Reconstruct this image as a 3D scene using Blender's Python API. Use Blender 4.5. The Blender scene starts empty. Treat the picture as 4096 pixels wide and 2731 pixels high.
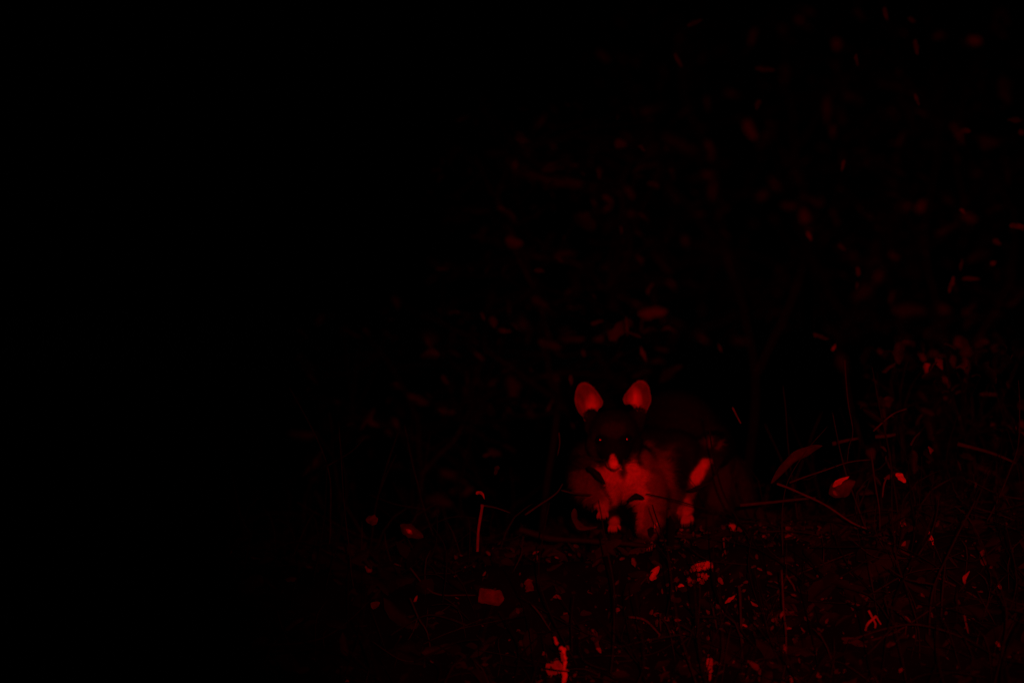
import bpy, bmesh, math, random
import numpy as np
from mathutils import Vector, Matrix, noise
random.seed(7); np.random.seed(7)
D = bpy.data
S = bpy.context.scene
# ------------------------------------------------------------------ camera
FOC = 8.0                    # metres from camera to the animal
W = 1.74                     # metres of frame width at that distance
CZ = 1.30
cam = D.cameras.new('camera'); co = D.objects.new('camera', cam); S.collection.objects.link(co)
co.location = (0, 0, CZ); co.rotation_euler = (math.radians(90), 0, 0)
cam.sensor_width = 36; cam.lens = 36 * FOC / W
cam.clip_start = .1; cam.clip_end = 2000
cam.dof.use_dof = True; cam.dof.focus_distance = 7.84; cam.dof.aperture_fstop = 1.5
S.camera = co
S.render.resolution_x = 1024; S.render.resolution_y = 682
# ------------------------------------------------------------------ night sky
w = D.worlds.new('World'); S.world = w; w.use_nodes = True
nt = w.node_tree; nt.nodes.clear()
sky = nt.nodes.new('ShaderNodeTexSky'); sky.sky_type = 'NISHITA'; sky.sun_disc = False
sky.sun_elevation = math.radians(-4); sky.sun_rotation = math.radians(200)
bg = nt.nodes.new('ShaderNodeBackground'); bg.inputs[1].default_value = 0.0015
out = nt.nodes.new('ShaderNodeOutputWorld')
nt.links.new(sky.outputs[0], bg.inputs[0]); nt.links.new(bg.outputs[0], out.inputs[0])
# ------------------------------------------------------------------ the red torch held beside the camera
BC = (3050, 1890); BR = 2270     # beam centre and radius in photo pixels
s0 = W / 4096
def P(px, py, Y):
    k = Y / FOC * s0
    return Vector(((px - 2048) * k, Y, CZ - (py - 1365.5) * k))
li = D.lights.new('red_torch', 'SPOT'); lo = D.objects.new('red_torch', li); S.collection.objects.link(lo)
lo.location = (0.22, -0.1, CZ + 0.16)
lo.rotation_euler = (P(BC[0], BC[1], 8.0) - Vector(lo.location)).to_track_quat('-Z', 'Y').to_euler()
li.color = (1.0, 0.0035, 0.003); li.energy = 1720; li.spot_size = 2 * math.atan(BR * s0 / 8.1); li.spot_blend = 1.0
li.shadow_soft_size = 0.03
S.view_settings.view_transform = 'Standard'; S.view_settings.look = 'None'
S.view_settings.exposure = 0; S.view_settings.gamma = 1
S.render.engine = 'CYCLES'
# ------------------------------------------------------------------ helpers
def beam(px, py, Y):
    r = math.hypot(px - BC[0], py - BC[1]) / BR
    v = max(0, 1 - r * r); return max(.02, v * v * (3 - 2 * v)) * (8 / Y) ** 2
MATS = {}
def mat(name, rgb, rough=.8, var=.35, scale=30, spec=.25, attr=None, trans=0, bump=.0):
    if name in MATS: return MATS[name]
    m = D.materials.new(name); m.use_nodes = True; n = m.node_tree; L = n.links
    b = n.nodes['Principled BSDF']; b.inputs['Roughness'].default_value = rough
    b.inputs['Specular IOR Level'].default_value = spec
    tc = n.nodes.new('ShaderNodeTexCoord'); no = n.nodes.new('ShaderNodeTexNoise')
    no.inputs['Scale'].default_value = scale; no.inputs['Detail'].default_value = 6; no.inputs['Roughness'].default_value = .65
    L.new(tc.outputs['Object'], no.inputs['Vector'])
    mr = n.nodes.new('ShaderNodeMapRange'); mr.inputs[1].default_value = .3; mr.inputs[2].default_value = .7
    mr.inputs[3].default_value = 1 - var; mr.inputs[4].default_value = 1 + var
    L.new(no.outputs['Fac'], mr.inputs[0])
    mx = n.nodes.new('ShaderNodeMix'); mx.data_type = 'RGBA'; mx.blend_type = 'MULTIPLY'; mx.inputs[0].default_value = 1
    if attr:
        a = n.nodes.new('ShaderNodeAttribute'); a.attribute_name = attr; L.new(a.outputs['Color'], mx.inputs[6])
    else: mx.inputs[6].default_value = (*rgb, 1)
    L.new(mr.outputs[0], mx.inputs[7]); L.new(mx.outputs[2], b.inputs['Base Color'])
    if bump:
        bp = n.nodes.new('ShaderNodeBump'); bp.inputs['Strength'].default_value = bump; bp.inputs['Distance'].default_value = .003
        L.new(no.outputs['Fac'], bp.inputs['Height']); L.new(bp.outputs[0], b.inputs['Normal'])
    if trans:
        t = n.nodes.new('ShaderNodeBsdfTranslucent'); L.new(mx.outputs[2], t.inputs[0])
        ms = n.nodes.new('ShaderNodeMixShader'); ms.inputs[0].default_value = trans
        L.new(b.outputs[0], ms.inputs[1]); L.new(t.outputs[0], ms.inputs[2]); L.new(ms.outputs[0], n.nodes['Material Output'].inputs[0])
    MATS[name] = m; return m
CLS = [.0015, .003, .006, .012, .025, .05, .09, .16, .27, .42, .62, .8]
def dry(a):                      # a dead leaf or twig of reflectance a, browner when dark, bleached when pale
    c = min(CLS, key=lambda q: abs(math.log(q / max(a, .0012))))
    g = .35 + .5 * c
    return mat('dry_plant_%d' % CLS.index(c), (c, c * g, c * g * .6), .75, .55, 70, .2, trans=.15, bump=.5)
def lin(v):
    v = v / 255; return v / 12.92 if v < .04045 else ((v + .055) / 1.055) ** 2.4
def need(v, px, py, Y): return min(.8, max(.0012, lin(v) / (.44 * beam(px, py, Y))))
class MB:
    def __init__(s): s.v = []; s.f = []; s.c = []; s.n = 0
    def add(s, vs, fs, col=None):
        s.v += vs; s.f += [tuple(i + s.n for i in f) for f in fs]; s.n += len(vs)
        if col is not None: s.c += [col] * len(vs)
    def build(s, name, m, parent=None, loc=(0, 0, 0), smooth=True):
        o_ = Vector(loc); me = D.meshes.new(name)
        me.from_pydata([tuple(Vector(v) - o_) for v in s.v], [], s.f); me.update()
        if s.c:
            at = me.color_attributes.new('Col', 'FLOAT_COLOR', 'POINT')
            at.data.foreach_set('color', np.array([(*c, 1) for c in s.c], dtype='f').ravel())
        if smooth: me.polygons.foreach_set('use_smooth', [True] * len(me.polygons))
        me.materials.append(m); o = D.objects.new(name, me); S.collection.objects.link(o)
        if parent: o.parent = parent; 
        else: o.location = o_
        return o
def tube(mb, pts, r0, r1, sides=7, col=None, wob=.0, knots=True):
    # resample with a smooth curve
    pts = [Vector(p) for p in pts]; P2 = []
    n = len(pts)
    for i in range(n - 1):
        a = pts[max(i - 1, 0)]; b = pts[i]; c = pts[i + 1]; d = pts[min(i + 2, n - 1)]
        k = max(3, int((c - b).length / .012)); k = min(k, 14)
        for j in range(k):
            t = j / k
            P2.append(.5 * ((2 * b) + (c - a) * t + (2 * a - 5 * b + 4 * c - d) * t * t + (3 * b - a - 3 * c + d) * t ** 3))
    P2.append(pts[-1]); N = len(P2); vs = []; fs = []
    ref = Vector((.3, .9, .2)); seed = random.random() * 50
    for i, p in enumerate(P2):
        t = (P2[min(i + 1, N - 1)] - P2[max(i - 1, 0)]).normalized()
        a = t.cross(ref).normalized(); b = t.cross(a)
        u = i / (N - 1); r = r0 + (r1 - r0) * u
        if knots: r *= 1 + .22 * noise.noise(Vector((u * N * .55, seed, 0)))
        off = Vector((noise.noise(Vector((u * N * .2, seed, 3))), noise.noise(Vector((u * N * .2, seed, 9))), noise.noise(Vector((u * N * .2, seed, 17))))) * wob
        for k in range(sides):
            g = 2 * math.pi * k / sides
            rr = r * (1 + .12 * noise.noise(Vector((math.cos(g) * 2, math.sin(g) * 2, i * .7 + seed))))
            vs.append(p + off + (a * math.cos(g) + b * math.sin(g)) * rr)
    for i in range(N - 1):
        for k in range(sides):
            k2 = (k + 1) % sides
            fs.append((i * sides + k, i * sides + k2, (i + 1) * sides + k2, (i + 1) * sides + k))
    fs.append(tuple(range(sides - 1, -1, -1))); fs.append(tuple((N - 1) * sides + k for k in range(sides)))
    mb.add(vs, fs, col)
PROF = {'oval': lambda u: math.sin(math.pi * min(1, u * .97 + .02)) ** .75 * (1 - .25 * u),
        'strap': lambda u: min(1, u * 5 + .15) * min(1, (1 - u) * 2.2 + .03),
        'sliver': lambda u: (math.sin(math.pi * (u * .96 + .02))) ** .9,
        'block': lambda u: min(1, u * 9 + .35) * min(1, (1 - u) * 7 + .25)}
def leaf(mb, pts, width, face=None, prof='oval', curl=.25, col=None, nu=9, nv=4, rag=.12):
    pts = [Vector(p) for p in pts]
    face = Vector(face or (0, -1, 0)).normalized(); vs = []; fs = []; sd = random.random() * 80
    n = len(pts) - 1; f = PROF[prof]; tot = sum((pts[i + 1] - pts[i]).length for i in range(n))
    for i in range(nu + 1):
        u = i / nu; q = u * n; k = min(int(q), n - 1); t = q - k
        a = pts[max(k - 1, 0)]; b = pts[k]; c = pts[k + 1]; d = pts[min(k + 2, n)]
        p = .5 * ((2 * b) + (c - a) * t + (2 * a - 5 * b + 4 * c - d) * t * t + (3 * b - a - 3 * c + d) * t ** 3)
        tg = ((c - b) * .5 + (c - a) * .25 + (d - b) * .25)
        sdv = tg.cross(face).normalized(); nn = sdv.cross(tg).normalized()
        wd = width * .5 * f(u)
        bend = nn * (math.sin(u * 2.6 + sd) * tot * .07 * (1 if nu > 4 else 0))
        for j in range(nv + 1):
            v = j / nv * 2 - 1
            e = 1 + rag * noise.noise(Vector((u * 5, v * 1.5, sd))) * 2
            vs.append(p + bend + sdv * (v * wd * e) + nn * (-(v * v) * wd * curl * 1.6 + wd * .35 * noise.noise(Vector((u * 4, v * 2, sd + 5)))))
    for i in range(nu):
        for j in range(nv):
            a = i * (nv + 1) + j; fs.append((a, a + 1, a + nv + 2, a + nv + 1))
    mb.add(vs, fs, col)
def tag(o, label=None, cat=None, group=None, kind=None):
    for k, v in (('label', label), ('category', cat), ('group', group), ('kind', kind)):
        if v: o[k] = v
    return o
def empty(name, loc):
    o = D.objects.new(name, None); S.collection.objects.link(o); o.location = loc; o.empty_display_size = .05; return o
def part(mb, name, m, root): return mb.build(name, m, root, loc=root.location)
def rnd(a, b): return random.uniform(a, b)
# ------------------------------------------------------------------ ground: a rough bank, its crest 8 m away
def gz(x, y):
    crest = .945 + .05 * math.tanh((x - .35) * 2.2) + .012 * math.sin(x * 9) - .05 * math.exp(-((x - .18) / .12) ** 2) * 0
    if y < 6.3: b = 0
    elif y < 7.95: t = (y - 6.3) / 1.65; b = crest * (t ** 1.15)
    elif y < 8.6: b = crest
    else: t = min(1, (y - 8.6) / 4); b = crest * (1 - .75 * t * t * (3 - 2 * t))
    n1 = noise.fractal(Vector((x * 3.2, y * 3.2, 1.7)), 1.0, 2.0, 4) * .035
    far = max(0, abs(x) - 6); edge = math.exp(-(far / 8) ** 2)
    return (b + n1) * edge
vs = []; fs = []
def axis(fine0, fine1, step, far):
    a = list(np.arange(fine0, fine1, step)); lo_ = fine0; hi = fine1; st = step; pre = []; post = []
    while hi < far: st *= 1.35; post.append(hi); hi += st
    post.append(far); st = step
    while lo_ > -far: st *= 1.35; lo_ -= st; pre.append(max(lo_, -far))
    return pre[::-1] + a + post
xs = axis(-1.5, 1.7, .018, 900); ys = axis(6.8, 9.4, .018, 900)
gm = MB()
for y in ys:
    for x in xs:
        fine = .006 * noise.fractal(Vector((x * 22, y * 22, 4)), 1, 2, 3) if abs(x) < 2 and 6 < y < 10 else 0
        gm.v.append((x, y, gz(x, y) + fine))
nx = len(xs)
gm.f = [(j * nx + i, j * nx + i + 1, (j + 1) * nx + i + 1, (j + 1) * nx + i) for j in range(len(ys) - 1) for i in range(nx - 1)]
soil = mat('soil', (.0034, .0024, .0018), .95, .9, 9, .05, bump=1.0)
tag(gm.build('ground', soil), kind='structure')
def ray_ground(px, py):          # where the line of sight meets the bank
    Y = 7.0
    while Y < 8.7:
        p = P(px, py, Y)
        if p.z <= gz(p.x, Y): return Y
        Y += .01
    return 8.3
# ------------------------------------------------------------------ leaf litter, tangle, grass: nobody could count them
lb = MB()
for i in range(9000):
    x = rnd(-1.3, 1.5); y = 7.2 + 1.5 * random.random(); z = gz(x, y) + rnd(0, .025)
    if random.random() > .55 + .45 * (x + 1.2) / 2: continue
    a = rnd(0, 6.28); L = rnd(.008, .03) if random.random() < .75 else rnd(.03, .06); d = Vector((math.cos(a), math.sin(a) * .7, rnd(-.5, .9))) * L
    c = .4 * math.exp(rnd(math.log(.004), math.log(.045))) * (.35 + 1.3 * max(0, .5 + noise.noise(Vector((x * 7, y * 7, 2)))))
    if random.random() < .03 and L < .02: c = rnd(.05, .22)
    nrm = Vector((rnd(-.8, .8), -1, rnd(-.2, 1.4)))
    p = Vector((x, y, z)); leaf(lb, [p, p + d * .5 + Vector((0, 0, rnd(-.003, .006))), p + d], L * rnd(.25, .6), nrm, random.choice(['oval', 'sliver', 'oval', 'block']), rnd(-.5, .9), (c, c * .5, c * .3), 5, 3, .3)
for i in range(900):             # paler crumbs of bark and leaf beside and below the animal's hind foot
    x = random.gauss(.37, .13) if i < 520 else rnd(-.1, 1.0); y = rnd(7.6, 8.05); z = gz(x, y) + rnd(0, .035); p = Vector((x, y, z)); L = rnd(.003, .011)
    d = Vector((rnd(-1, 1), rnd(-.4, .4), rnd(-1, 1))).normalized() * L; c = math.exp(rnd(math.log(.01), math.log(.085)))
    leaf(lb, [p, p + d * .5 + Vector((0, -.001, 0)), p + d], L * rnd(.2, .7), (rnd(-.5, .5), -1, rnd(-.2, .8)), random.choice(['oval', 'sliver', 'block']), .3, (c, c * .5, c * .3), 4, 2, .4)
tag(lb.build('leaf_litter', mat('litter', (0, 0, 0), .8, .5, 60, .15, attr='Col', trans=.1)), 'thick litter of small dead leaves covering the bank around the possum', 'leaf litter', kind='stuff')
tb = MB()
def dens(x): return .35 + .65 / (1 + math.exp(-(x - .05) * 5))
n = 0
while n < 1150:
    x = rnd(-1.2, 1.4); y = rnd(7.35, 8.6)
    if random.random() > dens(x): continue
    p = Vector((x, y, gz(x, y) + rnd(0, .05)))
    if abs(p.x - .2) < .2 and y > 7.75: continue
    n += 1
    up = random.random() < .22; L = rnd(.04, .22) if not up else rnd(.08, .3)
    a = rnd(0, 6.28)
    d = Vector((math.cos(a), math.sin(a) * .6, rnd(-.2, .5))) if not up else Vector((rnd(-.4, .4), rnd(-.3, .3), 1))
    d.normalize(); side = Vector((rnd(-1, 1), rnd(-.5, .5), rnd(-1, 1))) * L * .16
    c = math.exp(rnd(math.log(.002), math.log(.02))); r = rnd(.0006, .0024)
    q = [p, p + d * L * .5 + side, p + d * L]
    tube(tb, q, r, r * .5, 5, (c, c * .55, c * .35), .002)
    if random.random() < .5:
        e = q[1] + Vector((rnd(-1, 1), rnd(-.6, .6), rnd(-.4, 1))) * L * .4
        tube(tb, [q[1], (q[1] + e) / 2 + side * .3, e], r * .7, r * .35, 5, (c, c * .55, c * .35), .001)
tag(tb.build('twig_tangle', mat('tangle', (0, 0, 0), .85, .5, 90, .1, attr='Col')), 'tangle of fine dry twigs and stalks over the whole bank', 'undergrowth', kind='stuff')
gb = MB()
for i in range(650):
    x = rnd(-1.3, 1.5); y = rnd(7.3, 8.6); p = Vector((x, y, gz(x, y)))
    if abs(p.x - .2) < .2 and y > 7.7: continue
    L = rnd(.03, .16); d = Vector((rnd(-.5, .5), rnd(-.4, .3), 1)).normalized(); c = rnd(.003, .014)
    leaf(gb, [p, p + d * L * .6, p + d * L + Vector((rnd(-.3, .3), 0, -.15)) * L], rnd(.0012, .003), (rnd(-.7, .7), -1, 0), 'sliver', .2, (c, c * 1.3, c * .5), 5, 2, 0)
tag(gb.build('grass', mat('grass', (0, 0, 0), .7, .3, 60, .2, attr='Col', trans=.2)), 'thin dark grass blades sprouting through the litter', 'grass', kind='stuff')
# ------------------------------------------------------------------ the possum
PY = 8.05
root = empty('possum', P(2600, 2150, PY))
tag(root, 'dark furred possum with pale ears, chest and nose, crouching and facing the red light', 'possum')
def Q(px, py, dy): return P(px, py, PY + dy)
bm = bmesh.new()
def ball(c, r, sc=(1, 1, 1)):
    bmesh.ops.create_icosphere(bm, subdivisions=3, radius=1, matrix=Matrix.Translation(c) @ Matrix.Diagonal((r * sc[0], r * sc[1], r * sc[2], 1)))
def chain(pts):
    for (a, b) in zip(pts, pts[1:]):
        A = Q(*a[:3]); B = Q(*b[:3]); k = max(2, int((B - A).length / (.35 * min(a[3], b[3]))))
        for i in range(k + 1):
            t = i / k; ball(A.lerp(B, t), a[3] + (b[3] - a[3]) * t)
# head
ball(Q(2455, 1728, .0), .0405, (1.05, 1.15, 1)); ball(Q(2412, 1778, .0), .030); ball(Q(2498, 1776, .0), .030)
chain([(2455, 1760, -.015, .035), (2456, 1805, -.045, .0235), (2457, 1845, -.072, .0125), (2457, 1856, -.077, .0105)])
chain([(2456, 1830, -.03, .018), (2457, 1868, -.062, .0085)])
for sx in (-1, 1): ball(Q(2457 + sx * 14, 1858, -.068), .0085)
chain([(2366, 1668, .012, .014), (2385, 1700, .012, .022)]); chain([(2556, 1660, .012, .014), (2528, 1695, .012, .022)])
for sx in (2395, 2513): ball(Q(sx, 1742, -.022), .014)         # brows over the eyes
# neck, chest, trunk
chain([(2458, 1800, .04, .046), (2455, 1870, .055, .054), (2450, 1915, .045, .047), (2462, 1960, .055, .034)])
chain([(2515, 1880, .05, .05), (2530, 1935, .045, .046), (2560, 1985, .07, .05)])
chain([(2375, 1850, .06, .040), (2365, 1905, .045, .034)])
chain([(2560, 1850, .10, .058), (2640, 1870, .15, .075), (2700, 1745, .23, .080), (2745, 1765, .25, .071)])
chain([(2600, 1990, .10, .055), (2680, 1950, .16, .070), (2760, 1900, .20, .055), (2810, 1840, .19, .048), (2825, 1785, .20, .046)])
chain([(2590, 1950, .05, .045), (2660, 1930, .09, .06), (2690, 1860, .12, .06)])
chain([(2620, 2040, .06, .045), (2670, 2020, .11, .05)])
# viewer's left arm reaching down
chain([(2352, 1895, .03, .034), (2338, 1945, .005, .025), (2372, 1985, -.02, .020), (2408, 2012, -.04, .014), (2414, 2032, -.048, .012)])
# other forepaw held low under the chest
chain([(2452, 1960, .02, .024), (2436, 1995, -.005, .018), (2446, 2050, -.03, .010), (2456, 2084, -.04, .012)])
# planted foreleg on the right
chain([(2575, 1960, .03, .042), (2592, 2030, .0, .034), (2600, 2090, -.02, .028), (2592, 2140, -.03, .017), (2588, 2152, -.045, .013)])
# haunch, shank and hind foot
chain([(2868, 1800, .15, .030), (2852, 1800, .10, .026), (2822, 1862, .075, .0235), (2782, 1925, .065, .0185), (2768, 1975, .06, .0105), (2756, 2020, .05, .014), (2748, 2050, .035, .013)])
chain([(2870, 1900, .20, .042), (2850, 2000, .19, .045), (2820, 2080, .19, .03)])
me = D.meshes.new('body_raw'); bm.to_mesh(me); bm.free()
tmp = D.objects.new('tmp', me); S.collection.objects.link(tmp)
rm = tmp.modifiers.new('r', 'REMESH'); rm.mode = 'VOXEL'; rm.voxel_size = .0034
sm = tmp.modifiers.new('s', 'SMOOTH'); sm.iterations = 7; sm.factor = .6
dg = bpy.context.evaluated_depsgraph_get(); body_me = D.meshes.new_from_object(tmp.evaluated_get(dg))
D.objects.remove(tmp); body_me.name = 'body'
# coat markings and some painted shade, laid out on the animal: (x, y, rx, ry, turn, reflectance, strength)
PATCH = [(2455, 1790, 120, 90, 0, .006, 1), (2400, 1757, 34, 26, 0, .003, 1), (2508, 1757, 34, 26, 0, .003, 1),
         (2455, 1718, 52, 34, 0, .019, .9), (2345, 1790, 55, 90, 0, .022, .8),
         (2640, 1950, 130, 170, 0, .06, .9), (2605, 1930, 92, 130, 0, .16, .9), (2592, 2060, 64, 110, 0, .115, .9),
         (2538, 1902, 54, 74, -.25, .38, 1), (2550, 1965, 42, 60, -.5, .36, 1), (2430, 1925, 78, 70, .5, .32, 1), (2445, 1985, 62, 50, 0, .33, 1), (2505, 1965, 55, 32, .5, .31, 1),
         (2350, 1935, 58, 60, .3, .085, .9), (2380, 1990, 40, 30, 0, .08, .8),
         (2558, 2055, 22, 62, 0, .22, .9), (2503, 2062, 44, 70, 0, .003, 1),  # the dark patch paints the belly's shade between the forelegs
         (2412, 2035, 30, 32, 0, .22, 1), (2456, 2092, 28, 32, 0, .22, 1),
         (2455, 1735, 1, 1, 0, .01, 0), (2450, 1828, 13, 18, 0, .4, 1), (2451, 1846, 22, 19, 0, .55, 1), (2457, 1861, 27, 18, .15, .6, 1), (2476, 1865, 13, 9, 0, .5, 1),
         (2780, 1730, 100, 60, 0, .012, .6), (2835, 1762, 17, 32, .25, .075, .9), (2880, 1775, 9, 34, .6, .11, .9),
         (2730, 1890, 36, 80, 0, .005, .9), (2794, 1897, 29, 64, .46, .38, 1), (2818, 1860, 26, 28, -.2, .36, 1), (2838, 1845, 14, 13, 0, .33, 1), (2762, 1975, 18, 24, 0, .08, .9), (2745, 2035, 32, 46, .25, .26, 1), (2880, 1940, 60, 110, 0, .02, .9)]  # first patch paints the shadow between flank and hind leg
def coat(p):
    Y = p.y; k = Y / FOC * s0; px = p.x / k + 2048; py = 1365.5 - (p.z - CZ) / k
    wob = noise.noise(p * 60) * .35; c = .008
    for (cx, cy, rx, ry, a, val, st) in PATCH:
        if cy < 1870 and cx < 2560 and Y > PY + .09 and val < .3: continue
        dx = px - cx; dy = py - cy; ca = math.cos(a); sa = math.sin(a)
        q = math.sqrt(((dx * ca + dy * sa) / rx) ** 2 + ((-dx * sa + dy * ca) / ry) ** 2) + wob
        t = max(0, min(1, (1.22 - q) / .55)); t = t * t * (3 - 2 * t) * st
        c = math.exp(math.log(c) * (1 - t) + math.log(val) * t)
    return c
rl = Vector(root.location)
def tint(c): return (c, c * (.62 + .3 * c), c * (.45 + .45 * c))
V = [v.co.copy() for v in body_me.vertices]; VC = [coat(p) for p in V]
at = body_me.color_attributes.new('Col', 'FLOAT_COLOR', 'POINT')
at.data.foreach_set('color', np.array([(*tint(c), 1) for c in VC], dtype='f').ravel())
VN = [v.normal.copy() for v in body_me.vertices]
polys = [tuple(p.vertices) for p in body_me.polygons]
furm = mat('fur', (0, 0, 0), .9, .3, 160, .04, attr='Col')
# fur strands
head_c = Q(2455, 1760, -.01)
fb = MB(); fn = []
body_me.polygons.foreach_set('use_smooth', [True] * len(body_me.polygons))
areas = np.array([p.area for p in body_me.polygons]); cum = np.cumsum(areas) / areas.sum()
pick = np.searchsorted(cum, np.random.rand(60000))
nose_p = Q(2457, 1855, -.08)
bare = [Q(2412, 2040, -.05), Q(2456, 2095, -.045), Q(2748, 2050, .035), Q(2588, 2152, -.045), Q(2400, 1757, -.04), Q(2508, 1757, -.04)]
FV = []; FF = []; FC = []; FN = []
for pi in pick:
    f = polys[pi]; a, b, c_ = V[f[0]], V[f[1]], V[f[2]]; u = random.random(); v = random.random()
    p = V[f[0]].lerp(V[f[1]], u).lerp(V[f[3 % len(f)]].lerp(V[f[2]], u), v); nn = VN[f[0]]
    if nn.y > .6: continue
    dn = (p - nose_p).length
    if dn < .026: continue
    if min((p - q).length for q in bare) < .011: continue
    dh = (p - head_c).length
    L = .0035 if dn < .05 else (.007 if dh < .07 else .0135)
    if p.z < Q(2600, 2020, 0).z: L *= .6
    if p.x > Q(2725, 0, .07).x and p.z < Q(0, 1820, .07).z: L *= .4
    L *= rnd(.6, 1.3)
    flow = Vector((.25, .75, -.55)) if dh > .07 else (p - nose_p).normalized() * 1.0
    flow = flow - nn * flow.dot(nn)
    d = (nn * .55 + flow.normalized() * .8 + Vector((rnd(-1, 1), rnd(-1, 1), rnd(-1, 1))) * .28).normalized()
    sd = d.cross(nn + Vector((rnd(-.4, .4), rnd(-.4, .4), rnd(-.4, .4)))).normalized() * rnd(.00035, .0007)
    k = len(FV); p0 = p - nn * .0006
    FV += [p0 - sd, p0 + sd, p0 + d * L * .6 + sd * .6 - nn * .0005, p0 + d * L - nn * .0015]; FF += [(k, k + 1, k + 2), (k, k + 2, k + 3)]
    c = VC[f[0]] * rnd(.65, 1.35); FC += [tint(c)] * 4; n_ = (nn + d * .25).normalized(); FN += [n_] * 4
body_me.transform(Matrix.Translation(-rl)); body_me.materials.clear(); body_me.materials.append(furm)
body = D.objects.new('body', body_me); S.collection.objects.link(body); body.parent = root
fb.v = FV; fb.f = FF; fb.c = FC; fb.n = len(FV)
fo = part(fb, 'fur', furm, root); fo.data.normals_split_custom_set_from_vertices([tuple(n_) for n_ in FN])
# ears: thin cupped shells
def c1(x, y): return (2200 + x * .5102, 1450 + y * .5102)
earL = [(270,155),(322,178),(365,225),(398,275),(412,310),(402,342),(372,368),(374,405),(352,442),(312,462),(272,434),(232,395),(205,340),(195,285),(203,220),(228,172)]
earR = [(710,140),(750,155),(775,195),(788,255),(790,300),(772,345),(748,402),(715,425),(682,402),(662,352),(625,322),(592,326),(575,290),(590,250),(620,208),(665,158)]
earm = mat('ear_skin', (0, 0, 0), .6, .22, 38, .3, attr='Col', trans=.25, bump=.15)
for pts, deep, base in ((earL, (312, 375), (318, 440)), (earR, (688, 325), (712, 405))):
    ring = []
    n0 = len(pts)
    for i in range(n0):                       # smooth the outline
        a, b, c, d = pts[i - 1], pts[i], pts[(i + 1) % n0], pts[(i + 2) % n0]
        for t in (0, .25, .5, .75):
            ring.append(tuple(.5 * (2 * b[k] + (c[k] - a[k]) * t + (2 * a[k] - 5 * b[k] + 4 * c[k] - d[k]) * t * t + (3 * b[k] - a[k] - 3 * c[k] + d[k]) * t ** 3) for k in (0, 1)))
    M = len(ring); em = MB(); RN = 9; vs = []; cs = []
    for back in (0, 1):
        for r in range(RN):
            t = 1 - r / RN
            for (x, y) in ring:
                X = deep[0] + (x - deep[0]) * t; Yc = deep[1] + (y - deep[1]) * t
                h = (base[1] - Yc) / (base[1] - 150)
                dep = .008 + .015 * (1 - t ** 2.0) - .006 * max(0, h) + .0016 * noise.noise(Vector((X * .03, Yc * .02, 3))) + (.0028 if back and r else (.0012 if back else 0))
                if y > base[1] - 60 and t > .6: dep += .004
                fold = .0035 * math.exp(-((X - deep[0] - (Yc - deep[1]) * -.15 + 25) / 16) ** 2) * t; dep -= fold * (0 if back else 1)
                px, py = c1(X, Yc); vs.append(Q(px, py, dep))
                e = .55 if not back else .03
                if not back:
                    sg = 1 if deep[0] < 400 else -1; q1 = math.hypot((X - deep[0] - sg * 22) / 62, (Yc - deep[1] + 38) / 105); q2 = math.hypot((X - deep[0] + sg * 58) / 42, (Yc - deep[1] + 105) / 70)  # bright spot and upper outer shade, painted into the ear colour
                    e = (.18 + .62 * max(0, 1 - q1) ** .7) * (1 - .4 * max(0, 1 - q2)) * (1 + .35 * noise.noise(Vector((X * .035, Yc * .018, 8 + sg)))) * (1 - .22 * max(0, noise.noise(Vector((math.atan2(X - deep[0], deep[1] + 90 - Yc) * 5, Yc * .004, sg)))))
                cs.append((e, e * .6, e * .55))
    for back in (0, 1):
        o_ = back * RN * M
        for r in range(RN - 1):
            for i in range(M):
                j = (i + 1) % M; q = (o_ + r * M + i, o_ + r * M + j, o_ + (r + 1) * M + j, o_ + (r + 1) * M + i)
                em.f.append(q if not back else q[::-1])
        em.f.append(tuple(o_ + (RN - 1) * M + i for i in range(M)))
    for i in range(M): j = (i + 1) % M; em.f.append((i, RN * M + i, RN * M + j, j))
    em.v = vs; em.c = cs; em.n = len(vs); eo = part(em, 'ear', earm, root)
    fr = MB()
    for i in range(420):
        k = random.randrange(M); x, y = ring[k]
        if y > base[1] - 40: continue
        px, py = c1(x, y); p = Q(px, py, .010); d = Vector((x - deep[0], 0, deep[1] - y)).normalized()
        d = (d + Vector((rnd(-.5, .5), rnd(-.6, .2), rnd(-.5, .5)))).normalized() * rnd(.0012, .0034); sdv = Vector((-d.z, 0, d.x)).normalized() * .0003
        p = p - d * .4; c = rnd(.03, .3); fr.add([p - sdv, p + sdv, p + d], [(0, 1, 2)], tint(c))
    fr.build('ear_fringe', furm, eo, loc=root.location)
    eh = MB()                                  # tuft of hair at the ear base
    for i in range(260):
        bx, by = base; p = Q(*c1(bx + rnd(-38, 38), by + rnd(-22, 30)), rnd(.002, .012)); d = Vector((rnd(-.7, .7), -.4, rnd(.1, 1))).normalized() * rnd(.005, .011)
        sdv = Vector((.0005, 0, .0002)); k = eh.n; c = rnd(.01, .05) if i > 30 else .25; eh.add([p - sdv, p + sdv, p + d], [(0, 1, 2)], tint(c))
    part(eh, 'ear_tuft', furm, eo) if False else None
    to = eh.build('ear_tuft', furm, eo, loc=root.location)
# eyes
eyem = mat('eye', (.002, .002, .002), .19, .05, 10, .7)
for ex, ey in ((2400.5, 1759), (2507.5, 1756.5)):
    b2 = bmesh.new(); bmesh.ops.create_uvsphere(b2, u_segments=32, v_segments=20, radius=.0090, matrix=Matrix.Translation(Q(ex, ey, -.0365) - rl))
    m_ = D.meshes.new('eye'); b2.to_mesh(m_); b2.free(); m_.materials.append(eyem)
    for p in m_.polygons: p.use_smooth = True
    o = D.objects.new('eye', m_); S.collection.objects.link(o); o.parent = root
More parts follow.
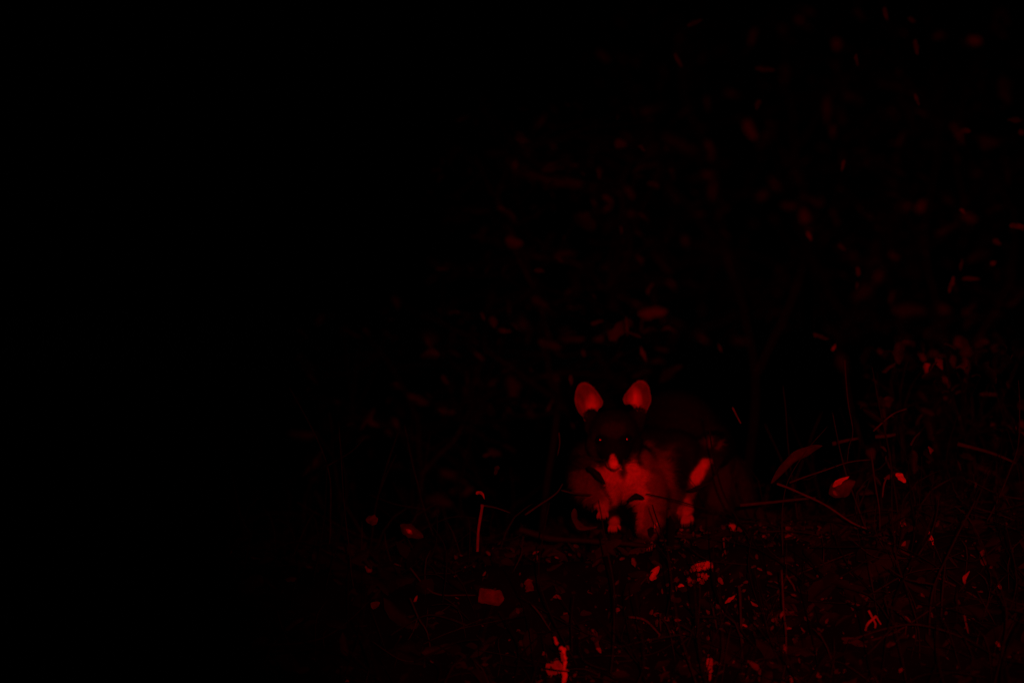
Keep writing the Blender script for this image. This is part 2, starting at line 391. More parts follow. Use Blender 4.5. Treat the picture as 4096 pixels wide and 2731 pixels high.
# nose pad with nostrils
b2 = bmesh.new(); nc = Q(2453, 1842, -.081)
bmesh.ops.create_icosphere(b2, subdivisions=4, radius=1, matrix=Matrix.Translation(nc - rl) @ Matrix.Diagonal((.0054, .0048, .0042, 1)))
for v in b2.verts:
    d = v.co - (nc - rl)
    for sx in (-1, 1):
        q = math.hypot((d.x - sx * .0032) / .0017, (d.z + .0005) / .0014)
        if d.y < 0 and q < 1.5: v.co.y += .0035 * max(0, 1 - q / 1.5)
    if d.z < 0 and d.y < 0: v.co.y += .0012 * math.exp(-(d.x / .0008) ** 2)
m_ = D.meshes.new('nose'); b2.to_mesh(m_); b2.free(); m_.materials.append(mat('nose_skin', (.5, .28, .26), .45, .12, 90, .4))
for p in m_.polygons: p.use_smooth = True
o = D.objects.new('nose', m_); S.collection.objects.link(o); o.parent = root
# whiskers
wm = mat('whisker', (.05, .05, .05), .5, 0, 5)
for sx in (-1, 1):
    for i in range(7):
        wb = MB(); p = Q(2457 + sx * 24, 1838 + i * 3, -.066); e = p + Vector((sx * rnd(.035, .055), rnd(-.01, .02), rnd(-.02, .015)))
        tube(wb, [p, (p + e) / 2 + Vector((0, -.004, -.003)), e], .00022, .00008, 4, knots=False); part(wb, 'whisker', wm, root)
# paws: fingers with claws
pawm = mat('paw_skin', (.25, .16, .15), .7, .25, 60, .2); clawm = mat('claw', (.12, .09, .07), .4, .1, 60, .5)
def paw(c, dirs, r, L, curl):
    for k, d in enumerate(dirs):
        d = Vector((d[0] * .45, d[1], d[2] - .45)).normalized(); Lk = L * (1, .95, .9, .85, .7)[k % 5]; st = c + Vector((d.x, 0, d.z)) * .005 + Vector(((k - 2) * .0018, 0, 0))
        mid = st + d * Lk * .55; end = mid + (d * .5 + curl).normalized() * Lk * .45
        fb_ = MB(); tube(fb_, [st, mid, end], r, r * .8, 8, knots=False)
        fo_ = part(fb_, 'finger', pawm, root)
        cb = MB(); tube(cb, [end, end + (d * .3 + curl).normalized() * .004, end + curl.normalized() * .008], r * .5, r * .1, 6, knots=False)
        cb.build('claw', clawm, fo_, loc=root.location)
paw(Q(2414, 2036, -.052), [(-.9, -.3, -.25), (-.7, -.4, -.6), (-.35, -.4, -.9), (0, -.4, -1), (.6, -.3, -.5)], .0030, .0125, Vector((.1, .9, -.6)))
paw(Q(2456, 2090, -.045), [(-.7, -.4, -.2), (-.5, -.5, -.7), (-.1, -.5, -1), (.35, -.5, -.8), (.9, -.3, -.1)], .0029, .0125, Vector((.1, .9, -.5)))
paw(Q(2588, 2150, -.048), [(-.8, -.5, -.4), (-.4, -.6, -.5), (0, -.7, -.5), (.4, -.6, -.5), (.8, -.4, -.4)], .0030, .014, Vector((0, -.1, -1)))
paw(Q(2748, 2052, .028), [(-.75, -.4, -.5), (-.4, -.5, -.8), (-.05, -.5, -.9), (.3, -.5, -.8), (.8, -.3, -.2)], .0038, .014, Vector((0, .5, -1)))
# tail curving down behind the haunch
tm = MB(); tube(tm, [Q(2870, 1850, .22), Q(2925, 1890, .20), Q(2965, 1960, .17), Q(2985, 2040, .14), Q(3010, 2110, .10)], .028, .014, 14, tint(.016), 0, False)
tfb = MB(); path = [Q(2870, 1850, .22), Q(2925, 1890, .20), Q(2965, 1960, .17), Q(2985, 2040, .14), Q(3010, 2110, .10)]
tailo = part(tm, 'tail', furm, root)
for i in range(5000):
    u = rnd(0, 3.99); k = int(u); p = path[k].lerp(path[k + 1], u - k); t = (path[k + 1] - path[k]).normalized(); rr = .028 - .014 * u / 4
    g = rnd(0, 6.28); a = t.cross(Vector((0, 1, 0))).normalized(); nn = a * math.cos(g) + t.cross(a) * math.sin(g)
    if nn.y > .5: continue
    d = (t * .9 + nn * .6 + Vector((rnd(-1, 1), rnd(-1, 1), rnd(-1, 1))) * .3).normalized() * rnd(.008, .018); sdv = d.cross(nn).normalized() * .0005
    p = p + nn * rr * .95; tfb.add([p - sdv, p + sdv, p + d], [(0, 1, 2)], tint(rnd(.008, .026)))
tfb.build('tail_fur', furm, tailo, loc=root.location)
# ------------------------------------------------------------------ things one can point at, from the near bank upwards
# kind, path in photo pixels, width px, height above the bank towards the viewer (m) or depth Y (>5), brightness in the photo, name, category, label
def place(kind, pts, wpx, dep, val, name, cat, label, group=None, prof='oval', face=None):
    mx_ = sum(p[0] for p in pts) / len(pts); my = sum(p[1] for p in pts) / len(pts)
    Y = dep if dep > 5 else min(8.15, ray_ground(mx_, min(my, 2731))) - dep
    k = Y / FOC * s0
    dd = rnd(-.012, .012)
    q = [P(x, y, Y + dd * (i / (len(pts) - 1) - .5) * 2) for i, (x, y) in enumerate(pts)]
    mb = MB(); m = dry(need(val * (.9 if kind != 'twig' else .74), mx_, my, Y))
    if kind == 'twig': tube(mb, q, wpx * k * .5, wpx * k * .5 * .65, 8, None, .0012)
    else: leaf(mb, q, wpx * k, face or (rnd(-.25, .25), -1, rnd(-.1, .4)), prof, rnd(.1, .5), None, 14, 6, .27)
    o = mb.build(name, m, None, loc=q[0]); tag(o, label, cat, group); return o
T = lambda pts, w_, d, v, label, name='twig', cat='twig', **k: place('twig', pts, w_, d, v, name, cat, label, **k)
Lf = lambda pts, w_, d, v, label, name='dead_leaf', cat='leaf', **k: place('leaf', pts, w_, d, v, name, cat, label, **k)
# right of the possum
T([(2930,1629),(2945,1660),(2963,1692)], 9, 7.95, 75, 'short bright sliver of twig just off the possum\'s arched rump')
Lf([(3085,1935),(3125,1891),(3186,1830),(3241,1797),(3290,1782)], 42, 7.9, 37, 'long curled strap of dead leaf arching to the right of the possum', prof='sliver')
T([(3329,1775),(3380,1762),(3431,1753)], 17, 8.03, 42, 'thick short stick lying level, end to end with a similar one on its right')
T([(3500,1747),(3545,1743),(3591,1736)], 18, 8.03, 40, 'thick short level stick ending the broken row right of the curled strap leaf')
T([(3494,1723),(3540,1680),(3582,1650),(3627,1635)], 7, 7.95, 48, 'thin twig slanting up to the right above the level sticks')
T([(3380,1440),(3390,1599),(3412,1725),(3398,1780),(3388,1850)], 5, 7.92, 30, 'fine upright stem crossing in front of the level sticks', cat='stem', name='stem')
T([(3158,1929),(3268,1891),(3390,1849),(3483,1838)], 8, 7.88, 36, 'fine twig arching between the long slanting twig and the upright stems')
T([(3483,1803),(3500,1924),(3516,2034),(3520,2120)], 8, 7.85, 34, 'fine upright stem right of the bright-ridged curled leaf', cat='stem', name='stem')
T([(3108,1933),(3150,1949),(3216,1979),(3257,1995),(3312,2026),(3406,2089),(3466,2112)], 11, 7.84, 62, 'long bright twig slanting down to the right from beside the possum')
T([(2960,2020),(3075,2009),(3153,2001),(3262,1990)], 15, 7.88, 34, 'level dim stick joining the long slanting twig from the left')
cl = empty('curled_leaf', P(3367, 1943, 7.86)); tag(cl, 'crumpled dead leaf with a bright folded ridge, right of the slanting twig', 'leaf')
mb = MB(); leaf(mb, [P(3315,1975,7.86), P(3365,1950,7.85), P(3420,1925,7.86)], .036, (-.1, -1, .1), 'oval', .5, None, 12, 6, .2); part(mb, 'blade', dry(.05), cl)
mb = MB(); leaf(mb, [P(3330,1945,7.845), P(3360,1925,7.84), P(3396,1906,7.845)], .0085, (0, -1, .4), 'sliver', .2, None, 12, 4, .5); part(mb, 'folded_edge', dry(need(120,3367,1930,7.86)), cl)
mb = MB(); leaf(mb, [P(3333,1962,7.84), P(3340,1972,7.84), P(3350,1982,7.84)], .0065, (0, -1, .2), 'oval', .2); part(mb, 'leaf_tip', dry(.2), cl)
Lf([(3583,1893),(3600,1904),(3623,1930)], 27, 7.82, 150, 'small very bright leaf chip right of the upright stems')
Lf([(3532,1912),(3550,1905),(3570,1900)], 22, 7.84, 70, 'small notched leaf chip just left of the very bright chip')
T([(3545,1912),(3535,1945),(3530,1988)], 9, 7.85, 50, 'short stalk hanging below the notched leaf chip')
Lf([(3718,2125),(3727,2160),(3738,2200)], 17, .05, 140, 'bright pointed sliver of leaf standing upright at the right', prof='sliver')
T([(3738,2200),(3735,2240),(3742,2275)], 5, .04, 25, 'thin dim stalk under the bright upright leaf sliver', name='stalk')
T([(3643,1780),(3660,1750),(3687,1725)], 11, 7.95, 40, 'short bent twig right of the level stick row')
Lf([(3715,1785),(3725,1800),(3722,1815)], 18, 7.9, 70, 'tiny reddish leaf chip below the short bent twig')
T([(3830,1775),(3957,1808),(4062,1850)], 17, 7.95, 30, 'dim thick branch slanting down near the right edge', name='branch', cat='branch')
Lf([(3900,1925),(3903,1938),(3901,1952)], 9, 7.85, 50, 'tiny upright sliver beneath the dim thick branch', prof='sliver')
Lf([(3935,2195),(3932,2230),(3945,2265)], 28, .05, 52, 'dim narrow leaf hanging over the bank at the right')
T([(3602,2202),(3650,2225),(3713,2263),(3790,2320)], 11, .04, 34, 'dim branch slanting down below the notched leaf chip', name='branch', cat='branch')
Lf([(3605,2200),(3610,2185),(3622,2165)], 18, .05, 75, 'small leaf bud on the top end of a dim slanting branch')
T([(3739,2303),(3800,2330),(3851,2359),(3900,2385),(3950,2430)], 10, .04, 38, 'long dim branch slanting down in the lower right', name='branch', cat='branch')
Lf([(3862,2338),(3857,2312),(3880,2280)], 15, .06, 110, 'bright curved leaf sliver above the long dim branch', prof='sliver')
T([(3859,2455),(3865,2490),(3872,2532)], 10, .05, 85, 'straight upright bright stick in the lower right')
fk = empty('forked_twig', P(3492, 2474, ray_ground(3492, 2474) - .04)); tag(fk, 'small bright forked twig like a bent Y in the lower right', 'twig')
yk = fk.location.y
for nm, pp, wd in (('fork_arm', [(3474,2440),(3484,2458),(3492,2474),(3502,2494),(3500,2511)], 10), ('fork_arm', [(3506,2462),(3492,2474),(3470,2495),(3462,2521)], 12), ('fork_arm', [(3505,2464),(3515,2482),(3524,2496)], 7)):
    mb = MB(); tube(mb, [P(x, y, yk) for x, y in pp], wd * s0 * .5, wd * s0 * .4, 8); part(mb, nm, dry(need(90,3492,2474,yk)), fk)
ts = empty('stalk', P(3149, 2660, 7.66)); tag(ts, 'tall thin upright stalk with two nodes and a tiny leaf in the dark gap', 'stalk')
mb = MB(); tube(mb, [P(x, y, 7.68) for x, y in ((3126,2278),(3131,2380),(3136,2466),(3144,2547),(3149,2640),(3165,2740))], .0018, .0011, 7, None, .003); part(mb, 'stem', dry(need(36,3136,2466,7.7)), ts)
for x, y in ((3128, 2455), (3139, 2596)):
    mb = MB(); leaf(mb, [P(x - 6, y + 14, 7.675), P(x, y, 7.67), P(x + 6, y - 14, 7.675)], .006, None, 'oval', .3); part(mb, 'node', dry(need(80,x,y,7.7)), ts)
mb = MB(); leaf(mb, [P(3144,2516,7.68), P(3155,2512,7.675), P(3166,2512,7.68)], .0045, None, 'oval', .3); part(mb, 'leaf', dry(.3), ts)
T([(3138,2290),(3160,2320),(3172,2340),(3181,2362)], 11, .04, 62, 'short curved twig hanging beside the top of the tall thin stalk')
T([(2955,2340),(2961,2385),(2966,2532),(2979,2608),(2977,2740)], 12, .05, 42, 'long upright reddish stem left of the tall thin stalk', name='stem', cat='stem')
Lf([(2990,2640),(3015,2660),(3034,2680),(3040,2702)], 26, .05, 55, 'curved narrow leaf at the foot of the long reddish stem')
Lf([(3530,2580),(3560,2572),(3592,2584)], 30, .03, 40, 'dull oval leaf lying below the forked twig')
Lf([(3368,2552),(3410,2562),(3466,2585)], 26, .03, 34, 'dull narrow leaf pointing left below the forked twig', prof='sliver')
Lf([(3598,2690),(3602,2678),(3612,2668)], 15, .05, 90, 'tiny bright chip close to the bottom edge, right of centre')
T([(3625,2500),(3624,2525),(3619,2562)], 7, .05, 58, 'thin upright twig between the forked twig and the straight bright stick')
Lf([(3163,2700),(3166,2720),(3162,2745)], 15, .05, 110, 'bright chip cut by the bottom edge under the tall thin stalk')
for x, y, l in ((3998,2344,'small upright bud near the right edge above the lower corner'), (4080,2446,'small bright bud at the very right edge low down'), (3993,2575,'small slanting chip low near the right edge'), (3724,2456,'small round chip left of the straight bright stick')):
    Lf([(x - 8, y - 12), (x, y), (x + 7, y + 12)], 16, .04, 72, l)
Lf([(3430,2375),(3455,2385),(3480,2392)], 34, .03, 38, 'dull round leaf above the forked twig')
# under and in front of the possum
Lf([(2920,2092),(2935,2110),(2940,2132)], 28, .09, 100, 'bright ragged leaf chip at the root of the possum\'s tail')
Lf([(2957,2125),(2962,2134),(2960,2144)], 10, .09, 120, 'speck of bright leaf just right of the ragged chip by the tail')
Lf([(3025,2096),(3037,2104),(3048,2108)], 20, .07, 60, 'small dull chip, upper of two right of the possum\'s tail')
Lf([(3052,2136),(3060,2144),(3068,2152)], 20, .07, 75, 'small brighter chip, lower of two right of the possum\'s tail')
T([(2894,2150),(2897,2185),(2903,2216)], 9, .08, 75, 'thin bright upright twig below the possum\'s tail')
Lf([(2806,2140),(2812,2160),(2816,2178)], 16, .08, 90, 'small bright chip below the possum\'s hind toes')
Lf([(2617,2112),(2623,2100),(2629,2088)], 13, 7.93, 110, 'small bright chip against the possum\'s planted foreleg', prof='sliver')
Lf([(2604,2320),(2614,2298),(2636,2262)], 32, .06, 130, 'bright upright oval leaf below the possum\'s belly')
T([(2500,2400),(2555,2345),(2590,2305),(2608,2285)], 9, .05, 32, 'dim slanting twig that carries the bright oval leaf under the belly')
T([(2590,2296),(2590,2330)], 9, .05, 62, 'short dark red stub beside the bright oval leaf')
li_root = empty('lichen_cluster', P(2805, 2290, ray_ground(2805, 2290) - .05)); tag(li_root, 'bright crumbly lichen cluster on the bank below the possum\'s hind foot', 'lichen')
ly = li_root.location.y
bits = [(2790,2262,26,1),(2806,2256,22,1),(2830,2258,30,1),(2845,2262,18,1),(2776,2272,22,.8),(2796,2274,20,.9),(2818,2270,18,1),(2812,2300,18,.7),(2822,2306,22,.8),(2798,2318,16,.7),(2808,2326,20,.6),(2757,2318,22,.6),(2776,2324,16,.5),(2795,2297,14,.6),(2768,2280,14,.6),(2706,2318,20,.35),(2745,2290,18,.35)]
for x, y, w_, b_ in bits:
    mb = MB(); c0 = P(x, y, ly + rnd(-.008, .008)); r_ = w_ * s0 * .5; vs = []; b3 = bmesh.new()
    bmesh.ops.create_icosphere(b3, subdivisions=3, radius=1)
    for v in b3.verts:
        n_ = v.co.copy(); v.co *= r_ * (1 + .9 * noise.noise(n_ * 2.2 + Vector((x, y, 0))) + .35 * noise.noise(n_ * 6 + Vector((y, x, 0)))); v.co.y *= .6; v.co += c0
    mb.v = [v.co.copy() for v in b3.verts]; mb.f = [tuple(v.index for v in f.verts) for f in b3.faces]; mb.n = len(mb.v); b3.free()
    part(mb, 'lichen_flake', dry(need(125 * b_, x, y, ly)), li_root)
Lf([(2712,2345),(2723,2340),(2736,2342)], 14, .05, 130, 'small bright flat chip left below the lichen cluster')
Lf([(2875,2308),(2882,2322),(2892,2336)], 18, .05, 80, 'dull chip right of the lichen cluster')
Lf([(2900,2412),(2920,2396),(2940,2380)], 15, .06, 140, 'bright slanting leaf sliver right below the lichen cluster', prof='sliver')
T([(2935,2385),(2952,2372),(2970,2362)], 8, .05, 42, 'short dim twig carrying on from the bright slanting sliver')
T([(2514,2467),(2560,2472),(2596,2490),(2627,2523),(2658,2563)], 11, .05, 55, 'curved twig with a bright lower tip in the middle of the lower bank')
T([(2640,2450),(2640,2490),(2642,2525)], 9, .05, 45, 'short upright twig meeting the curved twig with the bright tip')
Lf([(2466,2474),(2473,2484),(2480,2494)], 16, .05, 105, 'small bright speck of leaf left of the curved twig')
Lf([(2838,2630),(2838,2662),(2842,2690)], 22, .05, 115, 'bright upright rectangular leaf piece near the bottom edge', prof='block')
Lf([(2842,2692),(2841,2705),(2838,2722)], 11, .05, 80, 'narrow chip hanging under the bright rectangular piece')
T([(2851,2427),(2866,2500),(2872,2560),(2864,2680)], 8, .05, 40, 'fine dim stem rising above the bright rectangular piece', name='stem', cat='stem')
Lf([(2826,2438),(2832,2446),(2836,2454)], 15, .05, 72, 'small chip at the top of a pair above the rectangular piece')
Lf([(2832,2508),(2836,2500),(2842,2494)], 14, .05, 72, 'small slanting chip at the bottom of a pair above the rectangular piece')
T([(2698,2600),(2755,2550),(2812,2506)], 8, .04, 28, 'dim thin twig slanting up left of the fine dim stem')
bs = empty('bark_strip', P(2255, 2731, ray_ground(2255, 2700) - .05)); tag(bs, 'ragged bright strip of bark standing at the bottom edge beside a red leaf', 'bark')
by_ = bs.location.y
for pp, wd, vv in (([(2217,2545),(2222,2560),(2230,2578)], 11, 110), ([(2242,2584),(2254,2602),(2262,2640)], 16, 135), ([(2248,2606),(2250,2630),(2256,2645)], 13, 90), ([(2264,2640),(2258,2680),(2262,2705),(2252,2740)], 15, 140), ([(2268,2580),(2274,2598)], 8, 80), ([(2262,2675),(2264,2690)], 14, 110)):
    mb = MB(); pts_ = [P(x, y, by_) for x, y in pp]; leaf(mb, pts_, wd * s0, None, 'block', .4, None, 14, 4, .45); part(mb, 'bark_piece', dry(need(vv, pp[0][0], pp[0][1], by_)), bs)
Lf([(2190,2690),(2218,2672),(2248,2655)], 46, .04, 92, 'squarish mid red leaf leaning on the ragged bark strip', prof='block')
Lf([(2365,2510),(2378,2550),(2398,2606)], 36, .04, 38, 'dull drooping leaf right of the ragged bark strip')
Lf([(2386,2592),(2396,2598),(2404,2610)], 17, .06, 110, 'bright chip at the tip of the dull drooping leaf')
T([(2370,2518),(2385,2545)], 9, .06, 70, 'short red stub above the dull drooping leaf')
Lf([(1915,2382),(1960,2385),(2015,2395)], 56, .04, 52, 'broad four sided leaf in the lower left of the lit bank', prof='block')
Lf([(2112,2315),(2115,2340),(2120,2362)], 34, .04, 58, 'small square red leaf left of centre on the lower bank', prof='block')
Lf([(2078,2560),(2105,2590),(2130,2618)], 42, .03, 34, 'dull oval leaf left of the ragged bark strip')
T([(2126,2416),(2160,2455),(2188,2498),(2223,2549)], 9, .05, 34, 'dim twig slanting down to the top of the bark strip')
Lf([(2362,2204),(2371,2194),(2380,2184)], 18, .08, 90, 'small bright chip on the bank below the possum\'s paws')
Lf([(1988,2226),(1994,2234),(2004,2244)], 15, .05, 80, 'small bright chip right of the hooked reed\'s foot')
Lf([(2530,2230),(2536,2248),(2540,2266)], 22, .07, 55, 'dull upright leaf under the possum\'s belly')
# branch the possum grips
T([(2080,2118),(2106,2125),(2198,2152),(2290,2160),(2380,2165),(2480,2172),(2590,2182)], 32, 7.95, 11, 'dark knotty branch on the ground that the possum\'s paws rest on', name='branch', cat='branch')
Lf([(2350,1868),(2374,1886),(2398,1912),(2422,1936)], 27, 7.95, 1, 'dark leaf sliver leaning over the possum\'s arm and chest', prof='sliver')  # added sliver, stands in for the shade between arm and chest
Lf([(2512,2002),(2532,1989),(2556,1985),(2579,1996)], 24, 7.93, .2, 'dark bent leaf crossing the lower edge of the possum\'s chest', prof='oval')  # near-black bent piece in front of the chest's lower edge
Lf([(2745,1962),(2775,1957),(2805,1944),(2850,1925)], 17, 7.97, 3, 'dark thin leaf across the possum\'s hind shank', prof='sliver')  # added sliver, stands in for the dark gap between shank and toes
Lf([(2296,2035),(2300,2075),(2330,2110),(2392,2104)], 26, 7.93, 24, 'dim curled leaf left of the possum\'s forepaws', prof='strap')
# left of the possum
rd = empty('reed', P(1910, 2200, 7.8)); tag(rd, 'bright broken reed standing upright with its top hooked over, left of the possum', 'reed')
mb = MB(); tube(mb, [P(x, y, 7.8) for x, y in ((1927,2016),(1924,2050),(1916,2110),(1911,2150),(1910,2205))], .0027, .0022, 8, None, .0025); part(mb, 'stalk', dry(need(62,1915,2110,7.8)), rd)
mb = MB(); leaf(mb, [P(x, y, 7.8) for x, y in ((1903,1974),(1916,1969),(1930,1975),(1938,1996))], .0055, None, 'strap', .3, None, 12, 4); part(mb, 'hooked_tip', dry(need(100,1924,1970,7.8)), rd)
T([(1932,2022),(1985,2030),(2041,2050)], 9, 7.86, 32, 'dim thin twig running right from the top of the hooked reed')
Lf([(1462,2076),(1486,2078),(1512,2084)], 46, 7.9, 52, 'small round dead leaf, farthest left of the lit ones')
cu = empty('curled_leaf', P(1640, 2125, 7.9)); tag(cu, 'curled dead leaf with a bright centre, between the round leaf and the hooked reed', 'leaf')
mb = MB(); leaf(mb, [P(1602,2100,7.9), P(1640,2122,7.89), P(1694,2148,7.9)], .026, (-.1, -1, .2), 'oval', .5, None, 12, 6, .2); part(mb, 'blade', dry(need(34,1640,2122,7.9)), cu)
mb = MB(); leaf(mb, [P(1625,2116,7.88), P(1638,2126,7.875), P(1650,2136,7.88)], .008, None, 'oval', .3); part(mb, 'bright_fold', dry(need(105,1640,2122,7.9)), cu)
T([(2236,1730),(2238,1775),(2231,1822)], 7, 7.97, 30, 'dim upright twig left of the possum\'s cheek')
T([(2100,2058),(2150,2022),(2195,1996),(2232,1965),(2252,1932)], 9, 7.92, 38, 'slanting twig rising towards the possum\'s arm from the left')
T([(2245,1960),(2300,1972),(2370,1978)], 8, 7.9, 42, 'fine level twig touching the possum\'s arm')
Lf([(1995,1862),(1985,1875),(1980,1900)], 22, 7.97, 32, 'dim hooked leaf above the hooked reed')
T([(1640,2268),(1730,2370),(1860,2378),(1915,2380)], 9, .03, 24, 'long dim level twig running left from the broad four sided leaf')
T([(1672,2470),(1650,2530),(1610,2590)], 6, .03, 24, 'left leg of a dim forked stem in the lower left')
T([(1640,2390),(1672,2470),(1710,2530),(1728,2640),(1750,2731)], 8, .03, 27, 'long dim forked stem curving down to the bottom edge at the lower left', name='stem', cat='stem')
Lf([(1532,2358),(1540,2345),(1554,2336)], 22, .03, 45, 'small dull chip, upper one at the lower left')
Lf([(1485,2428),(1498,2418),(1520,2408)], 32, .03, 42, 'small dull leaf, lower one at the lower left')
# ------------------------------------------------------------------ shrubs behind, their leaves catching the edge of the beam
def shrub(label, base, Y, stems, leaves, fill, nfill, fillr=(.0008, .0045)):
    rt = empty('shrub', P(*base, Y)); rt.location.z = gz(rt.location.x, Y); tag(rt, label, 'shrub', 'shrubs behind the possum')
    sb = MB(); pts = []
    for st in stems:
        q = [P(x, y, Y + rnd(-.12, .12)) for x, y in st]
        if st[0][1] > 1900: q[0].z = min(q[0].z, gz(q[0].x, q[0].y) - .02)
        tube(sb, q, .0042, .0012, 7, None, .006)
        for a, b in zip(q, q[1:]):
            for t in (0, .25, .5, .75): pts.append(a.lerp(b, t))
    def hook(p):
        s_ = min(pts, key=lambda c: (c - p).length)
        m_ = (s_ + p) / 2 + Vector((rnd(-.01, .01), rnd(-.03, .03), rnd(-.02, .02)))
        tube(sb, [s_, m_, p], .0011, .0006, 5, None, .001)
    for lf in leaves:
        pp, w_, v = lf[:3]; mx_ = sum(p[0] for p in pp) / len(pp); my = sum(p[1] for p in pp) / len(pp)
        thin = w_ < 26 or (len(lf) > 3 and lf[3] == 'sliver'); yy = (min(Y, 8.3) + rnd(-.12, .12)) if thin else Y + rnd(-.25, .25); q = [P(x, y, yy + i * .004) for i, (x, y) in enumerate(pp)]; hook(q[0])
        mb = MB(); leaf(mb, q, w_ * yy / FOC * s0, (rnd(-.3, .3), -1, rnd(-.2, .4)), lf[3] if len(lf) > 3 else 'oval', rnd(.1, .8), None, 10, 5, .38)
        mb.build('leaf', dry(need(v * (.66 if thin else .6), mx_, my, yy)), rt, loc=rt.location)
    fbm = MB(); x0, y0, x1, y1 = fill
    for i in range(nfill):
        yy = Y + rnd(-.4, .5); p = P(rnd(x0, x1), rnd(y0, y1), yy)
        s_ = min(pts, key=lambda c: (c - p).length)
        if (s_ - p).length > .34: continue
        if random.random() < .4: hook(p)
        L = rnd(.008, .03) if random.random() < .85 else rnd(.03, .06); d = Vector((rnd(-1, 1), rnd(-.7, .7), rnd(-1, .4))).normalized() * L; c = math.exp(rnd(math.log(fillr[0]), math.log(fillr[1])))
        leaf(fbm, [p, p + d * .5 + Vector((0, 0, .003)), p + d], L * rnd(.25, .5), (rnd(-1, 1), -1, rnd(-.6, 1)), random.choice(['oval', 'sliver', 'block']), rnd(-.3, .9), (c, c * 1.5, c * .6), 6, 3, .35)
    part(sb, 'branches', dry(.006), rt)
    fbm.build('foliage', mat('foliage', (0, 0, 0), .6, .4, 60, .2, attr='Col', trans=.2), rt, loc=rt.location)
def bl(x, y, r, v, a=0, asp=.8, prof='oval'):     # a leaf centred on x, y
    c, s_ = math.cos(a), math.sin(a); return ([(x - r * c, y - r * s_), (x, y), (x + r * c, y + r * s_)], r * 2 * asp, v, prof)
shrub('open shrub behind and left of the possum\'s ears, its leaves dark red', (2150, 2100), 8.75,
      [[(2150,2050),(2230,1640),(2200,1500),(2140,1150),(2040,900),(1900,620)], [(2140,1020),(2318,1068),(2420,1155),(2543,1216),(2680,1240)], [(2160,1237),(2191,1339),(2250,1420),(2420,1400)],
       [(2244,1640),(2237,1568),(2196,1502),(2369,1487)], [(2140,1150),(2060,1000),(2000,760),(2100,560)], [(2220,1600),(1950,1400),(1700,1250)], [(2420,1155),(2520,1000),(2480,780),(2540,600)]],
      [bl(2058,961,36,26,.3,.9), bl(2158,1084,22,30,.1,.5), bl(2415,1155,30,40,.5,.45), bl(2612,1250,60,58,-.1,.42), bl(2550,1225,34,42,.5,.4), bl(1931,1265,18,36,1.2,.35), bl(1976,1290,24,28,1.3,.6), bl(2020,1320,26,30,.2,.4),
       bl(2165,1205,44,26,.5,.5), bl(2507,1305,40,38,1.5,.16,'sliver'), bl(2575,1416,34,58,1.22,.24,'sliver'), bl(2336,1413,16,46,1.2,.6), bl(2285,1520,20,34,1.5,.4), bl(2484,920,18,36,1.5,.35), bl(2052,650,28,34,0,.7), bl(2116,607,20,30,.4,.8),
       bl(2483,577,24,32,.1,.8), bl(2567,594,18,30,.8,.6), bl(2240,730,95,14,.1,.3), bl(2120,700,75,14,.3,.4), bl(2520,770,30,26,1.1,.5), bl(2530,860,26,26,.5,.6), bl(2560,1040,24,24,1,.6), bl(2250,1010,60,20,.1,.3), bl(1584,1211,30,16,1.2,.6),
       bl(2090,560,30,18,.3,.5), bl(2120,1650,36,20,.6,.5), bl(2045,1560,60,17,1.4,.6), bl(2290,1350,50,26,.1,.4), bl(2430,1340,60,24,-.3,.35), bl(2200,1380,50,22,.3,.5), bl(2390,1290,26,30,-.3,.4), bl(2540,1340,30,28,.4,.3)],
      (1700, 400, 2700, 1700), 420)
shrub('very dim shrub at the left edge of the red light', (1600, 2150), 8.7,
      [[(1650,2200),(1680,1900),(1640,1600),(1480,1350)], [(1680,1900),(1850,1700),(1900,1500)], [(1660,1750),(1500,1690),(1380,1640)]],
      [bl(1675,1597,52,24,.35,.35), bl(1785,1642,38,28,.1,.4), bl(1482,1688,40,20,.5,.35), bl(1783,1519,24,22,.9,.5), bl(1716,1374,30,17,1.2,.5), bl(1980,1810,30,24,.3,.5), bl(1800,1890,44,20,.1,.4), bl(1850,1960,50,22,-.1,.4), bl(1760,2010,60,18,.2,.5), bl(1950,1820,20,30,-.3,.5)],
      (1150, 1250, 2050, 2050), 140)
